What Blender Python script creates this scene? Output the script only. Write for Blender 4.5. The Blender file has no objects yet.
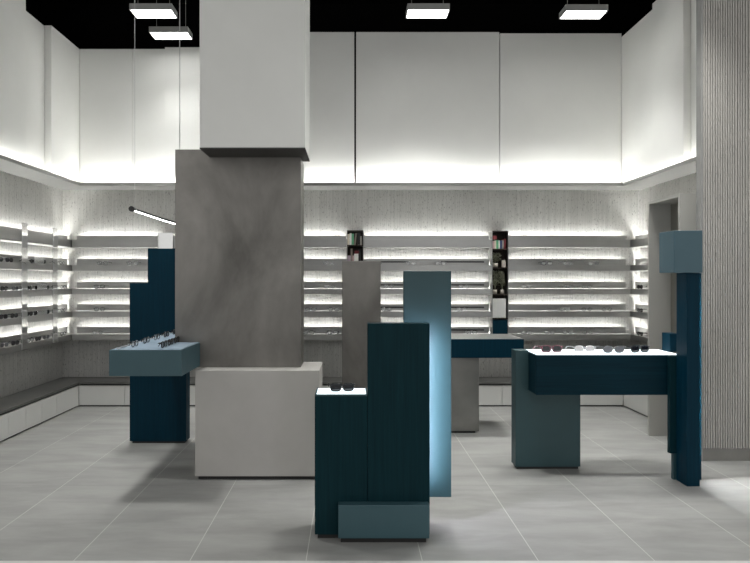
import bpy, bmesh, math, random
from mathutils import Vector, Matrix
random.seed(7)
C = bpy.context.scene.collection
PI = math.pi

# ------------------------------------------------------------------ materials
def mat(name):
    m = bpy.data.materials.new(name); m.use_nodes = True
    nt = m.node_tree
    return m, nt, nt.nodes['Principled BSDF']

def setv(n, **kw):
    for k, v in kw.items():
        n.inputs[k.replace('_', ' ')].default_value = v

def noise(nt, scale, stretch=(1, 1, 1), detail=4, rough=.55, dist=0.0):
    tc = nt.nodes.new('ShaderNodeTexCoord'); mp = nt.nodes.new('ShaderNodeMapping')
    mp.inputs['Scale'].default_value = stretch
    nt.links.new(tc.outputs['Object'], mp.inputs['Vector'])
    n = nt.nodes.new('ShaderNodeTexNoise'); setv(n, Scale=scale, Detail=detail, Roughness=rough, Distortion=dist)
    nt.links.new(mp.outputs['Vector'], n.inputs['Vector'])
    return n.outputs['Fac']

def ramp(nt, fac, stops):
    r = nt.nodes.new('ShaderNodeValToRGB'); cr = r.color_ramp
    while len(cr.elements) < len(stops): cr.elements.new(.5)
    for e, (p, c) in zip(cr.elements, stops):
        e.position = p; e.color = (c[0], c[1], c[2], 1) if hasattr(c, '__len__') else (c, c, c, 1)
    nt.links.new(fac, r.inputs['Fac'])
    return r.outputs['Color']

def mulc(nt, a, b, fac=1.0, mode='MULTIPLY'):
    m = nt.nodes.new('ShaderNodeMix'); m.data_type = 'RGBA'; m.blend_type = mode
    m.inputs['Factor'].default_value = fac
    nt.links.new(a, m.inputs['A']); nt.links.new(b, m.inputs['B'])
    return m.outputs['Result']

def bump(nt, b, h, strength, dist):
    n = nt.nodes.new('ShaderNodeBump'); setv(n, Strength=strength, Distance=dist)
    nt.links.new(h, n.inputs['Height']); nt.links.new(n.outputs['Normal'], b.inputs['Normal'])
    return n

def plain(name, col, rough=.5, metal=0.0, var=.08, scale=6, spec=.5):
    m, nt, b = mat(name)
    lo = [c * (1 - var) for c in col]; hi = [min(1, c * (1 + var)) for c in col]
    nt.links.new(ramp(nt, noise(nt, scale), [(.3, lo), (.7, hi)]), b.inputs['Base Color'])
    setv(b, Roughness=rough, Metallic=metal); b.inputs['Specular IOR Level'].default_value = spec
    return m

def emit(name, col, s):
    m, nt, b = mat(name)
    setv(b, Base_Color=(.8, .8, .8, 1), Emission_Color=(*col, 1), Emission_Strength=s)
    return m

def wood(name, lo, hi, rough=.5, stretch=(60, 60, 2)):
    m, nt, b = mat(name)
    f = noise(nt, 1.0, stretch, 5, .6, .6)
    nt.links.new(ramp(nt, f, [(.3, lo), (.72, hi)]), b.inputs['Base Color'])
    setv(b, Roughness=rough); bump(nt, b, f, .25, .002)
    b.inputs['Specular IOR Level'].default_value = .1
    return m

def metal(name, lo, hi, rl, rh, metallic=1.0, scale=2.2, stretch=(1, 1, 1), brushed=False):
    m, nt, b = mat(name)
    f = noise(nt, scale, stretch, 6, .6, .3)
    nt.links.new(ramp(nt, f, [(.3, lo), (.7, hi)]), b.inputs['Base Color'])
    mr = nt.nodes.new('ShaderNodeMapRange'); setv(mr, To_Min=rl, To_Max=rh)
    nt.links.new(f, mr.inputs['Value']); nt.links.new(mr.outputs['Result'], b.inputs['Roughness'])
    b.inputs['Metallic'].default_value = metallic
    return m

def ribbed(name, col, sv=.13, pit=.8):
    """pitted travertine-like plaster combed in vertical ribs"""
    m, nt, b = mat(name)
    streak = noise(nt, 1.0, (90, 90, 1.5), 3, .6)
    pits = noise(nt, 1.0, (70, 70, 34), 3, .7)
    blot = noise(nt, 1.2, (1, 1, 1), 4, .6)
    c1 = ramp(nt, streak, [(.3, [c * (1 - sv) for c in col]), (.68, [c * (1 + sv * .6) for c in col])])
    c2 = ramp(nt, pits, [(.34, .30), (.42, 1.0)])
    c3 = ramp(nt, blot, [(.3, .86), (.7, 1.0)])
    nt.links.new(mulc(nt, mulc(nt, c1, c2, pit), c3), b.inputs['Base Color'])
    setv(b, Roughness=.85); b.inputs['Specular IOR Level'].default_value = .2
    mx = nt.nodes.new('ShaderNodeMath'); mx.operation = 'ADD'
    nt.links.new(streak, mx.inputs[0]); nt.links.new(c2, mx.inputs[1])
    bump(nt, b, mx.outputs[0], .3, .004)
    return m

def floor_mat():
    m, nt, b = mat('grey porcelain tiles')
    tc = nt.nodes.new('ShaderNodeTexCoord'); sp = nt.nodes.new('ShaderNodeSeparateXYZ')
    nt.links.new(tc.outputs['Object'], sp.inputs[0])
    def line(sock, off, period, w):
        a = nt.nodes.new('ShaderNodeMath'); a.operation = 'SUBTRACT'; a.inputs[1].default_value = off
        nt.links.new(sock, a.inputs[0])
        p = nt.nodes.new('ShaderNodeMath'); p.operation = 'PINGPONG'; p.inputs[1].default_value = period / 2
        nt.links.new(a.outputs[0], p.inputs[0])
        l = nt.nodes.new('ShaderNodeMath'); l.operation = 'LESS_THAN'; l.inputs[1].default_value = w
        nt.links.new(p.outputs[0], l.inputs[0])
        return l.outputs[0]
    gx = line(sp.outputs['X'], -.235, .598, .0021)
    gy = line(sp.outputs['Y'], 3.685, .6, .0024)
    def cell(sock, off, period):
        a = nt.nodes.new('ShaderNodeMath'); a.operation = 'SUBTRACT'; a.inputs[1].default_value = off; nt.links.new(sock, a.inputs[0])
        d = nt.nodes.new('ShaderNodeMath'); d.operation = 'DIVIDE'; d.inputs[1].default_value = period; nt.links.new(a.outputs[0], d.inputs[0])
        f = nt.nodes.new('ShaderNodeMath'); f.operation = 'FLOOR'; nt.links.new(d.outputs[0], f.inputs[0]); return f.outputs[0]
    cb = nt.nodes.new('ShaderNodeCombineXYZ')
    nt.links.new(cell(sp.outputs['X'], -.235, .598), cb.inputs[0]); nt.links.new(cell(sp.outputs['Y'], 3.685, .6), cb.inputs[1])
    wn = nt.nodes.new('ShaderNodeTexWhiteNoise'); nt.links.new(cb.outputs[0], wn.inputs['Vector'])
    tile = ramp(nt, wn.outputs['Value'], [(0, .93), (1, 1.0)])
    cloud = ramp(nt, noise(nt, 1.0, (1.6, 5.5, 1), 6, .62, .3), [(.3, (.245, .245, .235)), (.7, (.345, .345, .332))])
    base = mulc(nt, cloud, tile)
    g1 = nt.nodes.new('ShaderNodeMix'); g1.data_type = 'RGBA'; g1.inputs['B'].default_value = (.235, .235, .225, 1)
    nt.links.new(gy, g1.inputs['Factor']); nt.links.new(base, g1.inputs['A'])
    g2 = nt.nodes.new('ShaderNodeMix'); g2.data_type = 'RGBA'; g2.inputs['B'].default_value = (.50, .50, .475, 1)
    nt.links.new(gx, g2.inputs['Factor']); nt.links.new(g1.outputs['Result'], g2.inputs['A'])
    nt.links.new(g2.outputs['Result'], b.inputs['Base Color'])
    rr = nt.nodes.new('ShaderNodeMapRange'); setv(rr, To_Min=.38, To_Max=.6)
    nt.links.new(noise(nt, 1.0, (2, 7, 1), 4), rr.inputs['Value']); nt.links.new(rr.outputs['Result'], b.inputs['Roughness'])
    b.inputs['Specular IOR Level'].default_value = .4
    return m

WHITE = (1.0, 1.0, .965)
M = dict(
    floor=floor_mat(),
    panel=plain('satin white wall panel', (.79, .79, .765), .55, var=.03, scale=1.5),
    white=plain('white lacquer', (.62, .62, .60), .5, var=.04, scale=2),
    column=plain('white column plaster', (.74, .74, .71), .6, var=.03, scale=2),
    ribs=ribbed('combed travertine plaster', (.60, .595, .57), .13, .65),
    ribs2=ribbed('combed plaster wall', (.50, .485, .45), .04, .45),
    black=plain('black ceiling paint', (.0025, .0025, .0025), .95, spec=.05),
    dark=plain('dark anthracite', (.012, .012, .012), .6),
    fixture=plain('grey fixture metal', (.32, .32, .31), .5),
    zinc=metal('patinated zinc', (.105, .10, .092), (.27, .258, .24), .60, .40, .85, 1.5, (1, 1, .6)),
    zinc_pale=metal('pale brushed zinc', (.44, .425, .40), (.50, .485, .46), .62, .5, .2, 2.0),
    steel=metal('brushed steel', (.36, .36, .35), (.42, .42, .41), .36, .46, 1.0, 2),
    worktop=metal('grey metal worktop', (.12, .12, .115), (.19, .19, .18), .35, .5, .7, 2),
    mirror=metal('polished mirror steel', (.78, .78, .77), (.80, .80, .79), .03, .05, 1.0, 3),
    teal=wood('dark teal stained oak', (.0022, .018, .024), (.0045, .030, .038)),
    navy=wood('deep blue stained oak', (.0002, .018, .033), (.0004, .026, .046)),
    teal_h=wood('dark teal stained oak laid flat', (.001, .014, .023), (.0022, .024, .036), .5, (2, 60, 60)),
    slate=plain('slate teal lacquer', (.038, .090, .108), .45, var=.06, scale=3),
    slate_dark=plain('dark slate teal lacquer', (.020, .058, .067), .45, var=.06, scale=3),
    slate_blue=plain('slate blue lacquer', (.050, .108, .135), .42, var=.05, scale=3),
    portal=plain('warm grey lacquer', (.42, .415, .39), .6, var=.03, scale=2),
    ledge=plain('grey ledge paint', (.24, .24, .23), .6, var=.03),
    board=plain('taupe board', (.20, .19, .165), .6),
    led=emit('shelf light strip', WHITE, 30),
    led_ledge=emit('ledge light strip', WHITE, 23),
    led_blue=emit('cool light strip', (.86, .84, 1.0), 110),
    led_post=emit('white light strip', (1, 1, 1), 200),
    diffuser=emit('lamp diffuser', (1, 1, .97), 6),
    tube=emit('tube diffuser', (1, 1, .98), 9),
    tray=emit('backlit acrylic', (.74, .92, 1.0), .95),
    brown=wood('dark walnut', (.03, .024, .02), (.055, .045, .037)),
    blackp=plain('black acetate', (.006, .006, .007), .18),
    lens_dark=plain('dark tinted lens', (.008, .008, .01), .06, spec=.7),
    tort=plain('mottled red acetate', (.14, .04, .055), .2, var=.8, scale=160),
    wire=metal('thin gunmetal wire', (.16, .16, .16), (.22, .22, .22), .25, .35),
    silver=metal('silver wire', (.6, .6, .6), (.7, .7, .7), .15, .25),
    lens_grey=plain('grey gradient lens', (.10, .10, .11), .05, spec=.7),
    lens_silver=metal('silver mirrored lens', (.7, .7, .7), (.8, .8, .8), .08, .12),
    leaf=plain('green leaves', (.24, .25, .17), .5, var=.7, scale=40),
    soil=plain('potting soil', (.02, .015, .01), .9),
    pot=plain('off-white ceramic', (.55, .5, .44), .5),
)
def clear_lens():
    m, nt, b = mat('clear lens'); setv(b, Base_Color=(.85, .87, .87, 1), Roughness=.03, IOR=1.45)
    b.inputs['Alpha'].default_value = .22
    return m
M['lens_clear'] = clear_lens()

# ------------------------------------------------------------------ mesh helpers (all shapes in world metres)
def new(): return bmesh.new()
def bx(bm, x0, x1, y0, y1, z0, z1, bev=0.0):
    r = bmesh.ops.create_cube(bm, size=1.0)
    for v in r['verts']:
        v.co = Vector(((x0 + x1) / 2 + v.co.x * (x1 - x0), (y0 + y1) / 2 + v.co.y * (y1 - y0), (z0 + z1) / 2 + v.co.z * (z1 - z0)))
    if bev:
        es = list({e for v in r['verts'] for e in v.link_edges})
        bmesh.ops.bevel(bm, geom=es, offset=bev, segments=2, profile=.5, affect='EDGES')
    return bm
def box(x0, x1, y0, y1, z0, z1, bev=.002): return bx(new(), x0, x1, y0, y1, z0, z1, bev)
def prism_xz(bm, pts, y0, y1):
    a = [bm.verts.new((x, y0, z)) for x, z in pts]; b = [bm.verts.new((x, y1, z)) for x, z in pts]
    n = len(pts)
    bm.faces.new(a); bm.faces.new(b[::-1])
    for i in range(n): bm.faces.new((a[i], b[i], b[(i + 1) % n], a[(i + 1) % n]))
    bmesh.ops.recalc_face_normals(bm, faces=bm.faces)
    return bm
def prism_xy(bm, pts, z0, z1):
    a = [bm.verts.new((x, y, z0)) for x, y in pts]; b = [bm.verts.new((x, y, z1)) for x, y in pts]
    n = len(pts)
    bm.faces.new(a); bm.faces.new(b[::-1])
    for i in range(n): bm.faces.new((a[i], b[i], b[(i + 1) % n], a[(i + 1) % n]))
    bmesh.ops.recalc_face_normals(bm, faces=bm.faces)
    return bm
def prism_yz(bm, pts, x0, x1):
    a = [bm.verts.new((x0, y, z)) for y, z in pts]; b = [bm.verts.new((x1, y, z)) for y, z in pts]
    n = len(pts)
    bm.faces.new(a); bm.faces.new(b[::-1])
    for i in range(n): bm.faces.new((a[i], b[i], b[(i + 1) % n], a[(i + 1) % n]))
    bmesh.ops.recalc_face_normals(bm, faces=bm.faces)
    return bm
def tube(bm, pts, r, seg=8, closed=False):
    pts = [Vector(p) for p in pts]; n = len(pts); rings = []
    for i, p in enumerate(pts):
        if closed: t = pts[(i + 1) % n] - pts[i - 1]
        else: t = pts[min(i + 1, n - 1)] - pts[max(i - 1, 0)]
        t.normalize()
        up = Vector((0, 0, 1)) if abs(t.z) < .9 else Vector((0, 1, 0))
        if closed: up = Vector((0, 1, 0))
        a = t.cross(up).normalized(); b = a.cross(t)
        rings.append([bm.verts.new(p + (a * math.cos(2 * PI * k / seg) + b * math.sin(2 * PI * k / seg)) * r) for k in range(seg)])
    for i in range(n if closed else n - 1):
        A, B = rings[i], rings[(i + 1) % n]
        for k in range(seg): bm.faces.new((A[k], A[(k + 1) % seg], B[(k + 1) % seg], B[k]))
    if not closed: bm.faces.new(rings[0][::-1]); bm.faces.new(rings[-1])
    bmesh.ops.recalc_face_normals(bm, faces=bm.faces)
    return bm
WL = {}
def link(o, parent, at):
    C.objects.link(o)
    if parent: o.parent = parent; o.location = Vector(at) - WL[parent]
    else: o.location = at
    WL[o] = Vector(at)
def obj(name, bm, m, parent=None, at=None):
    """link bm (in world coordinates) as ONE mesh object whose origin is AT (its base centre by default)"""
    bm.verts.ensure_lookup_table()
    if at is None:
        if parent: at = WL[parent]
        else:
            xs = [v.co.x for v in bm.verts]; ys = [v.co.y for v in bm.verts]; zs = [v.co.z for v in bm.verts]
            at = ((min(xs) + max(xs)) / 2, (min(ys) + max(ys)) / 2, min(zs))
    at = Vector(at)
    for v in bm.verts: v.co -= at
    me = bpy.data.meshes.new(name); bm.to_mesh(me); bm.free()
    me.materials.append(M[m] if isinstance(m, str) else m)
    o = bpy.data.objects.new(name, me); link(o, parent, at)
    return o
def tag(o, label, cat, group=None):
    o['label'] = label; o['category'] = cat
    if group: o['group'] = group
    return o
def thing(name, label, cat, at=(0, 0, 0), group=None):
    o = bpy.data.objects.new(name, None); o.empty_display_size = .1; link(o, None, at)
    return tag(o, label, cat, group)
def struct(name, bm, m, at=None, parent=None):
    o = obj(name, bm, m, parent, at)
    if not parent: o['kind'] = 'structure'
    return o
def smooth(o):
    for p in o.data.polygons: p.use_smooth = True
    return o

# ------------------------------------------------------------------ the room
XL, XR, YB = -3.46, 3.45, 7.30
struct('floor', box(-4.2, 4.2, -1.5, 7.6, -.12, 0, 0), 'floor', (0, 0, 0))
struct('trim_1', box(-4.0, 4.0, 2.95, 3.133, .0005, .003, 0), plain('threshold strip', (.55, .55, .53), .45))
struct('ceiling', box(-4.2, 4.2, 1.0, 7.6, 4.80, 4.9, 0), 'black')
# lower walls: combed plaster behind the shelves
struct('wall_back', box(-3.56, 3.55, YB, 7.42, 0, 2.514, 0), 'ribs')
struct('wall_left', box(-3.58, XL, 3.3, YB - .001, 0, 2.514, 0), 'ribs')
struct('wall_right', box(XR, 3.57, 4.98, YB - .001, 0, 2.514, 0), 'ribs')
# black plenum above the panels
bm = new(); bx(bm, -3.9, 3.9, 7.43, 7.5, 2.6, 4.8); struct('wall_back', bm, 'black')
bm = new(); bx(bm, -3.9, -3.82, 3.3, 7.42, 2.6, 4.8); struct('wall_left', bm, 'black')
bm = new(); bx(bm, 3.82, 3.9, 4.98, 7.42, 2.6, 4.8); struct('wall_right', bm, 'black')
# upper panels, each standing behind the ledge's lip
PY = 7.075
def panel(name, *b): struct(name, box(*b, .0025), 'panel')
panel('wall_back', -3.155, -2.541, PY + .004, 7.42, 2.552, 4.12)
panel('wall_back', -2.538, -2.166, PY + .003, 7.42, 2.552, 4.12)
panel('wall_back', -2.163, -.55, PY - .012, 7.42, 2.552, 4.135)
panel('wall_back', -.547, .030, PY, 7.42, 2.552, 4.315)
panel('wall_back', .052, 1.712, PY, 7.42, 2.552, 4.315)
panel('wall_back', 1.722, 3.13, PY, 7.42, 2.552, 4.300)
panel('wall_left', -3.58, -3.16, 6.42, 7.42, 2.552, 4.12)
panel('wall_left', -3.58, -3.228, 5.92, 6.417, 2.552, 4.11)
panel('wall_left', -3.58, -3.16, 3.3, 5.917, 2.552, 4.75)
panel('wall_right', 3.135, 3.57, 6.352, 7.42, 2.552, 4.262)
panel('wall_right', 3.128, 3.57, 5.752, 6.349, 2.552, 4.315)
panel('wall_right', 3.195, 3.57, 4.98, 5.749, 2.552, 4.75)
# the ledge that carries the uplights
def ledge(name, bxs, lips, leds):
    bm = new()
    for b in bxs + lips: bx(bm, *b)
    o = struct(name, bm, 'ledge')
    bm = new()
    for b in leds: bx(bm, *b)
    obj('light_strip', bm, 'led_ledge', o)
ledge('trim_2', [(-3.46, 3.45, 6.965, 7.30, 2.515, 2.535)], [(-3.105, 3.10, 6.965, 6.972, 2.535, 2.552)], [(-3.08, 3.08, 6.985, 7.02, 2.537, 2.545)])
ledge('trim_3', [(-3.46, -3.105, 3.3, 6.963, 2.515, 2.535)], [(-3.112, -3.105, 3.3, 6.963, 2.535, 2.552)], [(-3.126, -3.114, 3.3, 6.95, 2.537, 2.545)])
ledge('trim_4', [(3.10, 3.45, 4.98, 6.963, 2.515, 2.535)], [(3.10, 3.107, 4.98, 6.963, 2.535, 2.552)], [(3.111, 3.122, 4.98, 6.95, 2.537, 2.545)])
# combed front wall by the entrance: real ribs
bm = new(); pts = []; x = 2.80; pitch = .021
while x < 4.1:
    w = pitch * random.uniform(.85, 1.15)
    pts += [(x, 4.880), (x + w * .14, 4.858), (x + w * .60, 4.858), (x + w * .74, 4.880)]; x += w
pts += [(x, 4.880), (x, 4.93), (2.80, 4.93)]
prism_xy(bm, pts, .10, 4.79)
struct('wall_front', bm, 'ribs2')
struct('baseboard_front', box(2.80, 4.1, 4.862, 4.93, 0, .098, .001), plain('grey baseboard', (.20, .195, .18), .6))
struct('trim_5', box(2.784, 2.798, 4.858, 4.93, 0, 4.79, .001), plain('grey edge trim', (.27, .27, .26), .6))

# ------------------------------------------------------------------ low cabinets and worktop along the walls
tag(obj('worktop', prism_xy(new(), [(-3.455, 3.4), (-3.097, 3.4), (-3.097, 6.925), (3.08, 6.925), (3.08, 5.69), (3.445, 5.69), (3.445, 7.295), (-3.455, 7.295)], .256, .278), 'worktop'),
    'long grey metal bench top wrapping the walls above the white cabinets', 'worktop')
def cabinet(side, a, b, lab):
    if side == 'left': body, door, kick = (-3.45, -3.122, a, b), (-3.121, -3.102, a + .002, b - .002), (-3.45, -3.13, a, b)
    elif side == 'right': body, door, kick = (3.107, 3.44, a, b), (3.087, 3.106, a + .002, b - .002), (3.115, 3.44, a, b)
    else: body, door, kick = (a, b, 6.952, 7.29), (a + .002, b - .002, 6.932, 6.951), (a, b, 6.96, 7.29)
    t = thing('low_cabinet', lab, 'cabinet', ((a + b) / 2 if side == 'back' else body[0], body[2], 0), 'white cabinets under the bench top')
    obj('body', box(*body, .0145, .245, 0), 'dark', t)
    obj('door', box(*door, .0165, .239, .0015), 'white', t)
    obj('kickboard', box(*kick, 0, .014, 0), 'dark', t)
ed = [3.40, 3.71, 4.01, 4.31, 4.61, 4.91, 5.21, 5.51, 5.81, 6.11, 6.41, 6.93]
ordn = ['first', 'second', 'third', 'fourth', 'fifth', 'sixth', 'seventh', 'eighth', 'ninth', 'tenth', 'eleventh', 'twelfth']
nl = len(ed) - 1
for i in range(nl):
    w = 'wide' if i == nl - 1 else 'narrow'
    cabinet('left', ed[i], ed[i + 1], f'{w} white low cabinet under the bench on the left wall, {ordn[nl - 1 - i]} from the corner')
ed = [-3.10, -2.58, -1.9, -1.2, -.5, .22, .95, 1.71, 2.38, 3.085]
for i in range(len(ed) - 1):
    cabinet('back', ed[i], ed[i + 1], f'white low cabinet under the bench on the back wall, {ordn[i]} from the left corner')
for i, (a, b) in enumerate([(5.69, 6.36), (6.36, 6.93)]):
    cabinet('right', a, b, 'white low cabinet on the right wall, ' + ('against the grey niche' if i == 0 else 'next to the back corner'))

# ------------------------------------------------------------------ lit metal shelves
SZ = [1.82, 1.545, 1.272, 1.007, .738]
ORD = ['top', 'second', 'third', 'fourth', 'lowest']
def shelf(wall, a, b, k, lab):
    z = SZ[k]; H = .146; F = .088 if k == 0 else .066
    def B(u0, u1, z0, z1, e=0.0, bev=0.001):
        if wall == 'back': return box(a + e, b - e, YB - u1, YB - u0, z0, z1, bev)
        if wall == 'left': return box(XL + u0, XL + u1, a + e, b - e, z0, z1, bev)
        return box(XR - u1, XR - u0, a + e, b - e, z0, z1, bev)
    at = {'back': ((a + b) / 2, YB, z), 'left': (XL, (a + b) / 2, z), 'right': (XR, (a + b) / 2, z)}[wall]
    t = thing('wall_shelf', lab, 'shelf', at, 'lit metal shelves along the walls')
    obj('tray', B(.002, .19, z, z + F), 'steel', t)
    obj('upstand', B(.058, .066, z + F + .0005, z + H), 'steel', t)
    obj('light_strip', B(.012, .042, z + F + .001, z + F + .012, .01, 0), 'led', t)
    if wall == 'back' and k > 0 and a > 0 and a < 1:
        for s0, s1 in ((.335, .675), (1.06, 1.57)):
            obj('slot', box(s0, s1, YB - .0685, YB - .0662, z + F + .034, z + F + .05, 0), 'dark', t)
    return z + F
SEC = [('left', 3.45, 7.285, 'on the left wall'), ('back', -3.26, -2.266, 'on the back wall beside the left corner'),
       ('back', -2.078, -.062, 'on the back wall behind the metal column'), ('back', .144, 1.631, 'on the back wall between the two narrow bookcases'),
       ('back', 1.831, 3.25, 'on the back wall right of the plant bookcase'), ('right', 5.69, 7.285, 'on the right wall')]
TOP = []
for k in range(5):
    for w, a, b, s in SEC: z = shelf(w, a, b, k, f'{ORD[k]} lit brushed metal eyewear shelf {s}')
    TOP.append(z)
# mirror uprights
def upright(bm, lab): tag(obj('mirror_upright', bm, 'mirror'), lab, 'mirror strip', 'mirror strips in front of the shelves')
upright(box(-3.262, -3.25, 6.015, 6.119, .75, 2.007), 'narrow mirror strip on the left wall shelves, farther from the corner')
upright(box(-3.262, -3.25, 6.64, 6.743, .75, 2.007), 'narrow mirror strip on the left wall shelves, nearest the back corner')
upright(box(-2.262, -2.082, 7.105, 7.29, .70, 1.99), 'pale mirror strip on the back wall above the stepped blue panel')

# ------------------------------------------------------------------ columns
t = thing('column', 'square metal clad column with white upper casing and pale metal plinth', 'column', (-.8, 4.6, 0))
bm = new(); bx(bm, -1.06, -.324, 4.25, 4.72, 2.366, 4.79, .002); obj('upper_casing', bm, 'column', t)
obj('shade_plate', box(-1.06, -.324, 4.25, 4.72, 2.358, 2.3655, 0), plain('underside shade brown', (.055, .052, .047), .55, .3), t)  # dark plate added to put the casing's underside shade into the colour
bm = prism_xz(new(), [(-1.317, .792), (-.38, .792), (-.38, 2.357), (-1.061, 2.357), (-1.061, 2.416), (-1.317, 2.416)], 4.55, 4.84)
obj('metal_cladding', bm, 'zinc', t)
obj('plinth', box(-1.13, -.233, 4.40, 4.86, .026, .79, .003), 'zinc_pale', t)
obj('kickboard', box(-1.11, -.25, 4.42, 4.84, 0, .0255, 0), 'dark', t)

# ------------------------------------------------------------------ display units
# stepped panel and long tabletop on the left
t = thing('display_unit', 'stepped deep blue panel with a long slate tabletop passing the metal column', 'display stand', (-1.7, 5.4, 0))
obj('stepped_panel', prism_xz(new(), [(-1.958, .02), (-1.459, .02), (-1.459, 1.719), (-1.799, 1.719), (-1.799, 1.415), (-1.958, 1.415)], 5.38, 5.50), 'navy', t)
obj('kickboard', box(-1.94, -1.475, 5.395, 5.485, 0, .0195, 0), 'dark', t)
obj('tabletop', prism_xy(new(), [(-1.615, 4.06), (-1.131, 4.06), (-1.131, 4.545), (-1.322, 4.545), (-1.322, 5.377), (-1.615, 5.377)], .804, .976), 'slate', t)
obj('display_surface', prism_xy(new(), [(-1.605, 4.07), (-1.141, 4.07), (-1.141, 4.537), (-1.332, 4.537), (-1.332, 5.37), (-1.605, 5.37)], .9765, .980), plain('pale blue glass', (.36, .46, .56), .25), t)
obj('rail', tube(new(), [(-1.57, 4.09, .984), (-1.57, 5.36, .984)], .004, 6), 'steel', t)
# front unit
t = thing('display_unit', 'stepped dark teal pedestal in front with low block and backlit panel', 'display stand', (.15, 3.45, 0))
obj('low_pedestal', box(-.206, .0865, 3.40, 3.62, .025, .797), 'teal', t)
obj('light_tray', box(-.198, .080, 3.408, 3.612, .7975, .803, .001), 'tray', t)
bm = new()
bx(bm, -.206, -.199, 3.40, 3.62, .7975, .806); bx(bm, .081, .0865, 3.40, 3.62, .7975, .806); bx(bm, -.199, .081, 3.40, 3.4065, .7975, .8065)
obj('tray_rim', bm, 'slate_dark', t)
obj('tall_pedestal', box(.0885, .435, 3.40, 3.485, .025, 1.202, .003), 'teal', t)
obj('low_block', box(-.074, .426, 3.34, 3.398, .028, .212, .004), 'slate', t)
obj('backlit_panel', box(.306, .588, 3.600, 3.635, .162, 1.497, .003), 'slate_dark', t)
obj('bracket', box(.33, .38, 3.4855, 3.5995, .4, 1.0, 0), 'dark', t)
obj('light_strip', box(.418, .431, 3.4865, 3.494, .27, 1.12, 0), 'led_blue', t)
bm = new(); bx(bm, -.19, .42, 3.415, 3.47, 0, .0245); bx(bm, -.06, .41, 3.36, 3.3975, 0, .0275); bx(bm, -.19, .07, 3.47, 3.6, 0, .0245)
obj('kickboard', bm, 'dark', t)
# middle unit behind
t = thing('display_unit', 'grey metal slab carrying a deep blue counter on a metal leg by the back', 'counter', (.6, 5.8, 0))
obj('metal_slab', box(-.09, .271, 5.70, 5.98, .02, 1.618, .003), 'zinc', t)
obj('counter_box', box(.2715, 1.61, 5.70, 6.22, .712, .886, .003), 'navy', t)
obj('counter_surface', box(.2715, 1.605, 5.705, 6.215, .8865, .891, .001), 'steel', t)
obj('leg', box(.72, 1.197, 5.735, 6.05, .02, .7115, .002), metal('brushed aluminium leg', (.20, .195, .185), (.31, .305, .29), .34, .46, .85, 1.5), t)
bm = new(); bx(bm, .74, 1.165, 5.75, 6.03, 0, .0195); bx(bm, -.07, .25, 5.72, 5.96, 0, .0195); obj('kickboard', bm, 'dark', t)
# right unit
t = thing('display_unit', 'dark teal counter with backlit top between slate leg and tall blue post', 'counter', (1.9, 4.5, 0))
obj('leg', prism_xz(new(), [(1.249, .02), (1.743, .02), (1.743, .60), (1.347, .60), (1.347, .904), (1.249, .904)], 4.65, 4.77), 'slate_dark', t)
obj('counter_box', box(1.349, 2.314, 4.458, 4.78, .602, .893, .003), 'teal_h', t)
obj('light_tray', box(1.356, 2.395, 4.466, 4.775, .8935, .899, .001), 'tray', t)
obj('side_panel', box(2.297, 2.424, 4.403, 4.44, .19, .8925, .002), 'teal', t)
obj('foot', box(2.325, 2.424, 4.405, 4.44, 0, .1895, 0), 'slate_dark', t)
obj('small_block', box(2.40, 2.47, 4.60, 4.72, .8995, 1.037, .002), 'navy', t)
p = obj('post', box(2.342, 2.433, 4.263, 4.40, 0, 1.4925, .002), 'navy', t)
obj('back_slab', box(2.426, 2.525, 4.403, 4.44, .0, 1.4925, .001), 'navy', t)
obj('head_block', box(2.228, 2.425, 4.215, 4.42, 1.4935, 1.785, .003), 'slate_blue', t)
obj('light_strip', box(2.4335, 2.4385, 4.385, 4.397, .20, 1.45, 0), 'led_post', t)
bm = new(); bx(bm, 1.262, 1.73, 4.66, 4.76, 0, .0195); obj('kickboard', bm, 'dark', t)

# grey open niche by the entrance wall
t = thing('niche_cabinet', 'tall pale grey open niche cabinet behind the blue post', 'cabinet', (3.1, 5.4, 0))
obj('side_panel', box(2.75, 3.44, 5.64, 5.67, 0, 2.166, .001), 'portal', t)
obj('side_panel', box(2.75, 3.44, 5.11, 5.14, 0, 2.166, .001), 'portal', t)
obj('top_panel', box(2.75, 3.44, 5.1405, 5.6395, 2.14, 2.166, .001), 'portal', t)
obj('back_panel', box(2.95, 2.97, 5.1405, 5.6395, 0, 2.1395, 0), 'board', t)

# ------------------------------------------------------------------ lamps
def ceiling_light(x, y, lab, power=11.5):
    w, d, z = .417, .205, 4.10
    t = thing('ceiling_light', lab, 'lamp', (x + w / 2, y + d / 2, z), 'square ceiling lamps')
    bm = new()
    for b in ((x, x + w, y, y + .008, z, z + .057), (x, x + w, y + d - .008, y + d, z, z + .057), (x, x + .008, y + .008, y + d - .008, z, z + .057),
              (x + w - .008, x + w, y + .008, y + d - .008, z, z + .057), (x, x + w, y, y + d, z + .0575, z + .062)): bx(bm, *b)
    obj('frame', bm, 'fixture', t)
    obj('diffuser', box(x + .009, x + w - .009, y + .009, y + d - .009, z + .002, z + .01, 0), 'diffuser', t)
    al = bpy.data.lights.new('lamp_light', 'AREA'); al.shape = 'RECTANGLE'; al.size = w - .02; al.size_y = d - .02
    al.energy = power; al.spread = math.radians(85); al.color = (1, 1, .97)
    lo = bpy.data.objects.new('lamp_light', al); C.objects.link(lo); lo.parent = t; lo.location = (0, 0, .0015)
    for fx in (.12, .88):
        obj('cable', tube(new(), [(x + w * fx, y + d / 2, z + .062), (x + w * fx, y + d / 2, 4.80)], .003, 6), 'fixture', t)
ceiling_light(-2.188, 6.0, 'grey framed ceiling lamp over the left table, the nearer of the pair')
ceiling_light(-2.178, 6.55, 'grey framed ceiling lamp over the left table, closer to the back wall', 3.5)
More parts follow.
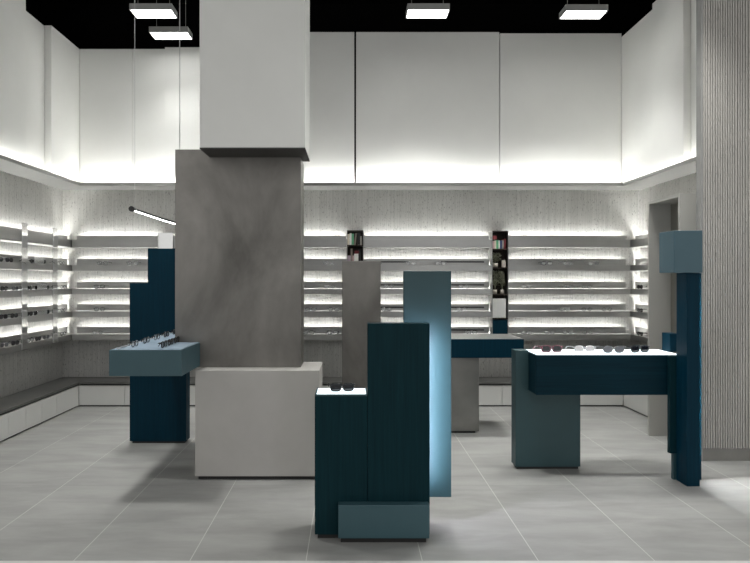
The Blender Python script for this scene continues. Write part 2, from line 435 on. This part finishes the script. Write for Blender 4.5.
ceiling_light(.549, 6.0, 'grey framed ceiling lamp hanging above the middle shelves')
ceiling_light(2.115, 6.02, 'grey framed ceiling lamp hanging towards the right wall')
for x, y, l in ((-2.2, 4.3, 'added unseen grey framed ceiling lamp near the entrance, left side'), (.54, 4.0, 'added unseen grey framed ceiling lamp near the entrance, middle'),  # unseen lamps added to brighten the floor and the column fronts
                (2.1, 4.3, 'added unseen grey framed ceiling lamp near the entrance, right side')): ceiling_light(x, y, l)
# slim pendant tube
t = thing('pendant_light', 'slim dark pendant tube glowing beneath, hung on two cables beside metal column', 'lamp', (-1.62, 5.2, 1.965))
L0, L1 = (-1.607, 4.47, 1.965), (-1.607, 6.0, 1.965)
obj('housing', tube(new(), [L0, (-1.607, 5.2, 1.960), L1], .010, 12), 'dark', t)
obj('diffuser', tube(new(), [(-1.607, 4.52, 1.955), (-1.607, 5.2, 1.950), (-1.607, 5.97, 1.955)], .0054, 12), 'tube', t)
obj('end_cap', tube(new(), [(-1.607, 4.445, 1.962), (-1.607, 4.475, 1.962)], .020, 16), 'dark', t)
for y in (4.52, 5.70): obj('cable', tube(new(), [(-1.607, y, 1.97), (-1.607, y, 4.80)], (.0015 if y < 5 else .0045), 6), plain('pale cable', (.5, .5, .5), .5), t)

# ------------------------------------------------------------------ eyewear
def loop(kind, cx, w, h, n=20):
    out = []
    for i in range(n):
        a = 2 * PI * i / n; c, s = math.cos(a), math.sin(a); p = .62 if kind == 'square' else (.8 if kind == 'soft' else 1.0)
        out.append((cx + math.copysign(abs(c) ** p, c) * w, 0.0, h + math.copysign(abs(s) ** p, s) * h * (.94 if s > 0 else 1.0)))
    return out
def make_glasses(kind, r, fm, lm, lab, folded=False):
    root = thing('sunglasses' if lm != 'lens_clear' else 'eyeglasses', lab, 'glasses')
    bm = new(); hw = .0275; hh = .021 if kind != 'square' else .0205
    for s in (-1, 1): tube(bm, loop(kind, s * .0345, hw, hh), r, 6, True)
    tube(bm, [(-.009, 0, .027), (-.004, -.003, .031), (.004, -.003, .031), (.009, 0, .027)], r, 6)
    for s in (-1, 1): tube(bm, [(s * .061, 0, .031), (s * .069, .002, .032), (s * .070, .010, .032)], r * 1.05, 6)
    smooth(obj('frame', bm, fm, root))
    for s in (-1, 1):
        bm = new(); lp = loop(kind, s * .0345, hw - r * .4, hh - r * .4)
        a = [bm.verts.new((x, -.0008, z + r * .4)) for x, _, z in lp]; b = [bm.verts.new((x, .0008, z + r * .4)) for x, _, z in lp]
        bm.faces.new(a); bm.faces.new(b[::-1])
        for i in range(len(a)): bm.faces.new((a[i], b[i], b[(i + 1) % len(a)], a[(i + 1) % len(a)]))
        bmesh.ops.recalc_face_normals(bm, faces=bm.faces)
        obj('lens', bm, lm, root)
    for s in (-1, 1):
        if folded:
            q = .014 if s > 0 else .021
            bm = new(); tube(bm, [(s * .070, .0105, .032), (s * .066, q, .031), (0, q + .004, .029), (-s * .035, q + .006, .022), (-s * .055, q + .007, .012)], r * .9, 6)
            smooth(obj('temple', bm, fm, root)); continue
        bm = new(); tube(bm, [(s * .070, .0105, .032), (s * .069, .06, .031), (s * .067, .098, .028), (s * .065, .125, .014), (s * .064, .132, .006)], r * .9, 6)
        smooth(obj('temple', bm, fm, root))
    return root
KIND = {
    'black': (make_glasses('square', .0034, 'blackp', 'lens_dark', 'x'), 'black sunglasses with dark lenses'),
    'red': (make_glasses('square', .0034, 'tort', 'lens_dark', 'x'), 'dark red mottled sunglasses'),
    'bold_folded': (make_glasses('soft', .0026, 'blackp', 'lens_clear', 'x', True), 'folded black rimmed clear eyeglasses'),
    'black_folded': (make_glasses('square', .0034, 'blackp', 'lens_dark', 'x', True), 'folded black sunglasses'),
    'wire': (make_glasses('round', .0016, 'wire', 'lens_clear', 'x'), 'thin dark rimmed eyeglasses'),
    'bold': (make_glasses('soft', .0026, 'blackp', 'lens_clear', 'x'), 'black rimmed clear eyeglasses'),
    'silver': (make_glasses('soft', .0022, 'silver', 'lens_silver', 'x'), 'silver mirrored sunglasses'),
    'grey': (make_glasses('soft', .0026, 'wire', 'lens_grey', 'x'), 'grey lensed metal sunglasses'),
}
used = set()
def copy_tree(o, parent=None):
    c = o.copy(); C.objects.link(c); c.parent = parent
    for ch in list(o.children): copy_tree(ch, c)
    return c
def glasses(kind, x, y, z, rz, where, group, s=1.0):
    src, look = KIND[kind]
    o = src if kind not in used else copy_tree(src)
    used.add(kind)
    o.location = (x, y, z); o.rotation_euler = (0, 0, rz); o.scale = (s, s, s)
    tag(o, f'{look} {where}', 'glasses', group)
RZ = .0032
# on the three table tops
glasses('black', -.055, 3.50, .8045 + RZ, .12, 'on the lit top of the front pedestal', 'glasses on the display tops', 1.05)
for kind, x, w in (('red', 1.50, 'on the lit counter, closest to the slate leg'), ('silver', 1.74, 'on the lit counter, second from the slate leg'),
                   ('grey', 1.95, 'on the lit counter, third from the slate leg'), ('black', 2.16, 'on the lit counter, closest to the tall post')):
    glasses(kind, x, 4.56 + .02 * math.sin(x * 9), .8992 + RZ, random.uniform(-.35, .35), w, 'glasses on the display tops', 1.22)
for i, y in enumerate((4.22, 4.46, 4.70, 4.94, 5.18)):
    glasses('bold_folded' if i < 3 else 'black_folded', -1.50, y, .9805 + RZ, PI / 2, f'by the rail of the slate tabletop, {ordn[i]} from its front', 'glasses on the display tops')
for i, y in enumerate((4.18, 4.33, 4.48)):
    glasses('black_folded', -1.285, y, .9805 + RZ, PI / 2, f'on the slate tabletop beside the metal column, {ordn[i]} from front', 'glasses on the display tops')
# on the shelves
def row(wall, k, kinds, pos, sec):
    for i, (kd, p) in enumerate(zip(kinds, pos)):
        n = f', {ordn[i]} from left' if len(pos) > 1 else ''
        w = f'on the {ORD[k]} shelf {sec}{n}'
        z = TOP[k] + RZ
        if wall == 'back': glasses(kd, p, YB - .175, z, random.uniform(-.06, .06), w, 'glasses on the wall shelves')
        elif wall == 'left': glasses(kd, XL + .175, p, z, PI / 2 + random.uniform(-.08, .08), w, 'glasses on the wall shelves', .96)
        else: glasses(kd, XR - .175, p, z, -PI / 2, w, 'glasses on the wall shelves')
def fx(px): return (px - 352) * 7.13 / 610
def fy(px): return 3.29 * 610 / (352 - px)
LW = 'of the left wall'
row('left', 1, ('black', 'black', 'black', 'black', 'bold'), [fy(p) for p in (-1, 9, 33, 42, 62)], LW)
row('left', 2, ('black', 'grey', 'black', 'black', 'black', 'bold'), [fy(p) for p in (4, 15, 29, 38, 46, 63)], LW)
row('left', 3, ('black', 'black', 'black', 'black', 'black', 'bold'), [fy(p) for p in (3, 14, 29, 37, 46, 63)], LW)
row('left', 4, ('grey', 'black', 'bold', 'black', 'grey', 'bold'), [fy(p) for p in (4, 15, 30, 38, 46, 63)], LW)
A = 'beside the left back corner'
row('back', 1, ('bold', 'bold'), [fx(103), fx(133)], A)
row('back', 2, ('bold',), [fx(100)], A)
row('back', 3, ('bold',), [fx(100)], A)
row('back', 4, ('wire',), [fx(98)], A)
A = 'behind the metal column'
row('back', 1, ('wire',), [fx(329)], A); row('back', 2, ('wire',), [fx(330)], A)
row('back', 3, ('bold', 'bold'), [fx(311), fx(334)], A); row('back', 4, ('bold', 'bold'), [fx(309), fx(333)], A)
A = 'between the two bookcases'
row('back', 1, ('wire', 'wire', 'wire'), [fx(376.5), fx(411), fx(441)], A)
row('back', 2, ('wire', 'wire'), [fx(389), fx(464)], A); row('back', 3, ('wire', 'wire'), [fx(387), fx(462)], A)
row('back', 4, ('bold',), [fx(472)], A)
A = 'right of the plant bookcase'
row('back', 1, ('bold', 'wire', 'wire'), [fx(547), fx(568), fx(594)], A)
row('back', 2, ('wire', 'wire', 'wire'), [fx(527), fx(568), fx(587)], A)
row('back', 3, ('wire', 'wire', 'wire'), [fx(565), fx(587), fx(607)], A)
row('back', 4, ('wire', 'wire', 'wire', 'wire'), [fx(527), fx(550), fx(568), fx(588)], A)
for k in (2, 3, 4): row('right', k, ('black',), [6.93], 'of the right wall')
# metal price plates on the left wall shelves
for k, (pa, sz) in ((1, (38, .07)), (2, (41, .07)), (3, (41, .045))):
    y = fy(pa); z = TOP[k]
    tag(obj('price_plate', box(XL + .184, XL + .188, y - .10, y + .10, z + .0005, z + sz, .001), 'silver'),
        f'blank pale metal plate standing on the front edge of the {ORD[k]} left wall shelf', 'plate', 'metal plates on the left wall shelves')

# ------------------------------------------------------------------ narrow bookcases standing in for mirror strips and what they reflect
def bookcase(x0, x1, z0, z1, boards, lab):
    t = thing('bookcase', lab, 'bookcase', ((x0 + x1) / 2, 7.1, z0), 'narrow bookcases in place of mirror reflections')
    obj('side_panel', box(x0, x0 + .006, 7.105, 7.29, z0, z1, 0), 'steel', t); obj('side_panel', box(x1 - .006, x1, 7.105, 7.29, z0, z1, 0), 'steel', t)
    obj('back_panel', box(x0 + .0062, x1 - .0062, 7.28, 7.29, z0, z1, 0), 'brown', t)
    for z in [z0] + boards + [z1 - .012]: obj('shelf_board', box(x0 + .0062, x1 - .0062, 7.107, 7.279, z, z + .012, 0), 'brown', t)
COL = {'cream': (.62, .56, .45), 'green': (.12, .38, .20), 'white': (.70, .70, .66), 'grey': (.30, .28, .25), 'black': (.02, .02, .02), 'maroon': (.16, .02, .025),
       'pink': (.50, .32, .33), 'navy': (.03, .05, .13), 'red': (.16, .015, .02), 'taupe': (.22, .18, .15), 'lilac': (.38, .30, .36)}
CM = {}
def colm(c):
    if c not in CM: CM[c] = plain(c + ' book cloth', COL[c], .6, var=.1, scale=50)
    return CM[c]
pages = plain('book pages', (.6, .56, .47), .8, var=.1, scale=90)
def book(x0, w, z0, h, c, lab, lean=0.0, dep=.13):
    t = thing('book', lab, 'book', (x0, 7.115, z0), 'books modelled from a mirror reflection')
    bm = new()
    bx(bm, x0, x0 + .0015, 7.115, 7.115 + dep, z0, z0 + h); bx(bm, x0 + w - .0015, x0 + w, 7.115, 7.115 + dep, z0, z0 + h); bx(bm, x0, x0 + w, 7.113, 7.116, z0, z0 + h)
    obj('cover', bm, colm(c), t)
    obj('pages', box(x0 + .0017, x0 + w - .0017, 7.1165, 7.115 + dep - .004, z0 + .003, z0 + h - .003, 0), pages, t)
    t.rotation_euler = (0, lean, 0)
BX = (-.058, .140)
bookcase(*BX, 1.0, 2.017, [1.28, 1.56, 1.835], 'narrow dark bookcase in place of a mirror reflecting books, above the metal slab')
def books(x, z, lst, where):
    for c, w, h, lean, gap in lst:
        x += gap
        book(x, w, z + (.001 if not lean else .002), h, c, f'{c} book {where}', lean); x += w
books(-.049, 1.848, [('cream', .024, .125, 0, 0), ('white', .022, .135, 0, .001), ('green', .026, .13, 0, .001), ('taupe', .020, .135, .10, .002), ('black', .030, .14, 0, .022), ('grey', .016, .10, 0, .002)],
      'on the upper shelf of the bookcase above the metal slab')
books(-.049, 1.573, [('lilac', .036, .15, 0, 0), ('taupe', .022, .23, 0, .001), ('pink', .014, .15, 0, .001), ('white', .050, .17, 0, .003), ('black', .026, .22, 0, .002)],
      'on the shelf just above the metal slab')
book(.035, .055, 1.745, .035, 'maroon', 'maroon book lying across the white book above the metal slab')
BX = (1.635, 1.827)
bookcase(*BX, .74, 2.012, [.985, 1.262, 1.575, 1.79], 'narrow dark bookcase in place of a mirror reflecting books and plants, above the blue counter')
books(1.644, 1.803, [('pink', .022, .085, 0, 0), ('cream', .018, .095, 0, .001), ('green', .026, .10, 0, .001), ('white', .014, .095, 0, .001), ('navy', .026, .095, 0, .001), ('grey', .018, .10, 0, .001), ('red', .018, .115, 0, .006)],
      'on the top shelf of the plant bookcase')
tag(obj('box', box(1.643, 1.693, 7.12, 7.24, 1.912, 1.955, .002), colm('maroon')), 'small dark red box from the reflection, lying on the top row of books', 'box')
def plant(x, z, h, spread, n, lab, potm='pot', pr=.03):
    t = thing('potted_plant', lab, 'plant', (x, 7.19, z), 'plants modelled from a mirror reflection')
    bm = new(); tube(bm, [(x, 7.19, z + .001), (x, 7.19, z + .02), (x, 7.19, z + .05)], pr, 16); smooth(obj('pot', bm, potm, t))
    bm = new(); tube(bm, [(x, 7.19, z + .051), (x, 7.19, z + .053)], pr * .9, 12); obj('soil', bm, 'soil', t)
    sb = new(); lb = new()
    for i in range(n):
        a = random.uniform(0, 2 * PI); rr = spread * random.uniform(.2, 1); hh = h * random.uniform(.25, 1)
        p0 = Vector((x, 7.19, z + .053)); p1 = Vector((min(max(x + rr * math.cos(a), 1.676), 1.790), 7.19 + .6 * rr * math.sin(a), z + .053 + hh))
        pm = (p0 + p1) / 2 + Vector((0, 0, .02))
        tube(sb, [p0, pm, p1], .0012, 4)
        d = (p1 - pm).normalized(); sd = d.cross(Vector((random.uniform(-1, 1), -1, random.uniform(-1, 1)))).normalized() * random.uniform(.007, .013)
        l = random.uniform(.02, .034); nn = sd.cross(d).normalized() * .003
        vs = [lb.verts.new(q) for q in (p1 - d * .006, p1 + d * l * .35 + sd + nn, p1 + d * l * .75 + sd * .7, p1 + d * l, p1 + d * l * .75 - sd * .7, p1 + d * l * .35 - sd + nn)]
        for f in ((0, 1, 5), (1, 2, 4, 5), (2, 3, 4)): lb.faces.new([vs[k] for k in f])
    obj('stems', sb, 'leaf', t); obj('leaves', lb, 'leaf', t)
plant(1.693, 1.588, .10, .05, 46, 'small leafy plant on the second shelf of the dark bookcase')
tag(obj('cup', tube(new(), [(1.782, 7.15, 1.588), (1.782, 7.15, 1.67)], .024, 16), 'pot'), 'cream cylindrical cup from the reflection, beside the small leafy plant', 'cup')
plant(1.688, 1.275, .20, .06, 70, 'taller leafy plant left of its twin on the middle bookcase shelf', 'pot', .024)
plant(1.775, 1.275, .19, .06, 70, 'taller leafy plant right of its twin on the middle bookcase shelf', 'pot', .024)
tag(obj('art_board', box(1.645, 1.800, 7.115, 7.127, .998, 1.222, .002), 'white'), 'plain white board from the reflection, standing under the plants in the bookcase', 'board')
tag(obj('storage_box', box(1.645, 1.818, 7.112, 7.27, .753, .972, .002), 'navy'), 'dark blue box in place of a reflected counter, at the foot of the plant bookcase', 'box')

# ------------------------------------------------------------------ light from the mall side, camera
w = bpy.data.worlds.new('mall'); bpy.context.scene.world = w; w.use_nodes = True
bg = w.node_tree.nodes['Background']; bg.inputs[0].default_value = (1, 1, .985, 1); bg.inputs[1].default_value = .54
cam = bpy.data.cameras.new('camera'); co = bpy.data.objects.new('camera', cam); C.objects.link(co)
co.location = (0, 0, 1.45); co.rotation_euler = (PI / 2, 0, 0)
cam.sensor_width = 36; cam.lens = 610 / 750 * 36; cam.shift_x = 23.3 / 750; cam.shift_y = -2.5 / 750; cam.clip_start = .05
sc = bpy.context.scene; sc.camera = co
sc.view_settings.view_transform = 'Standard'; sc.view_settings.look = 'None'
sc.view_settings.exposure = 0.58; sc.view_settings.gamma = 1; sc.view_settings.use_curve_mapping = False
sc.cycles.use_denoising = True; sc.cycles.max_bounces = 8; sc.cycles.diffuse_bounces = 5; sc.cycles.caustics_reflective = False
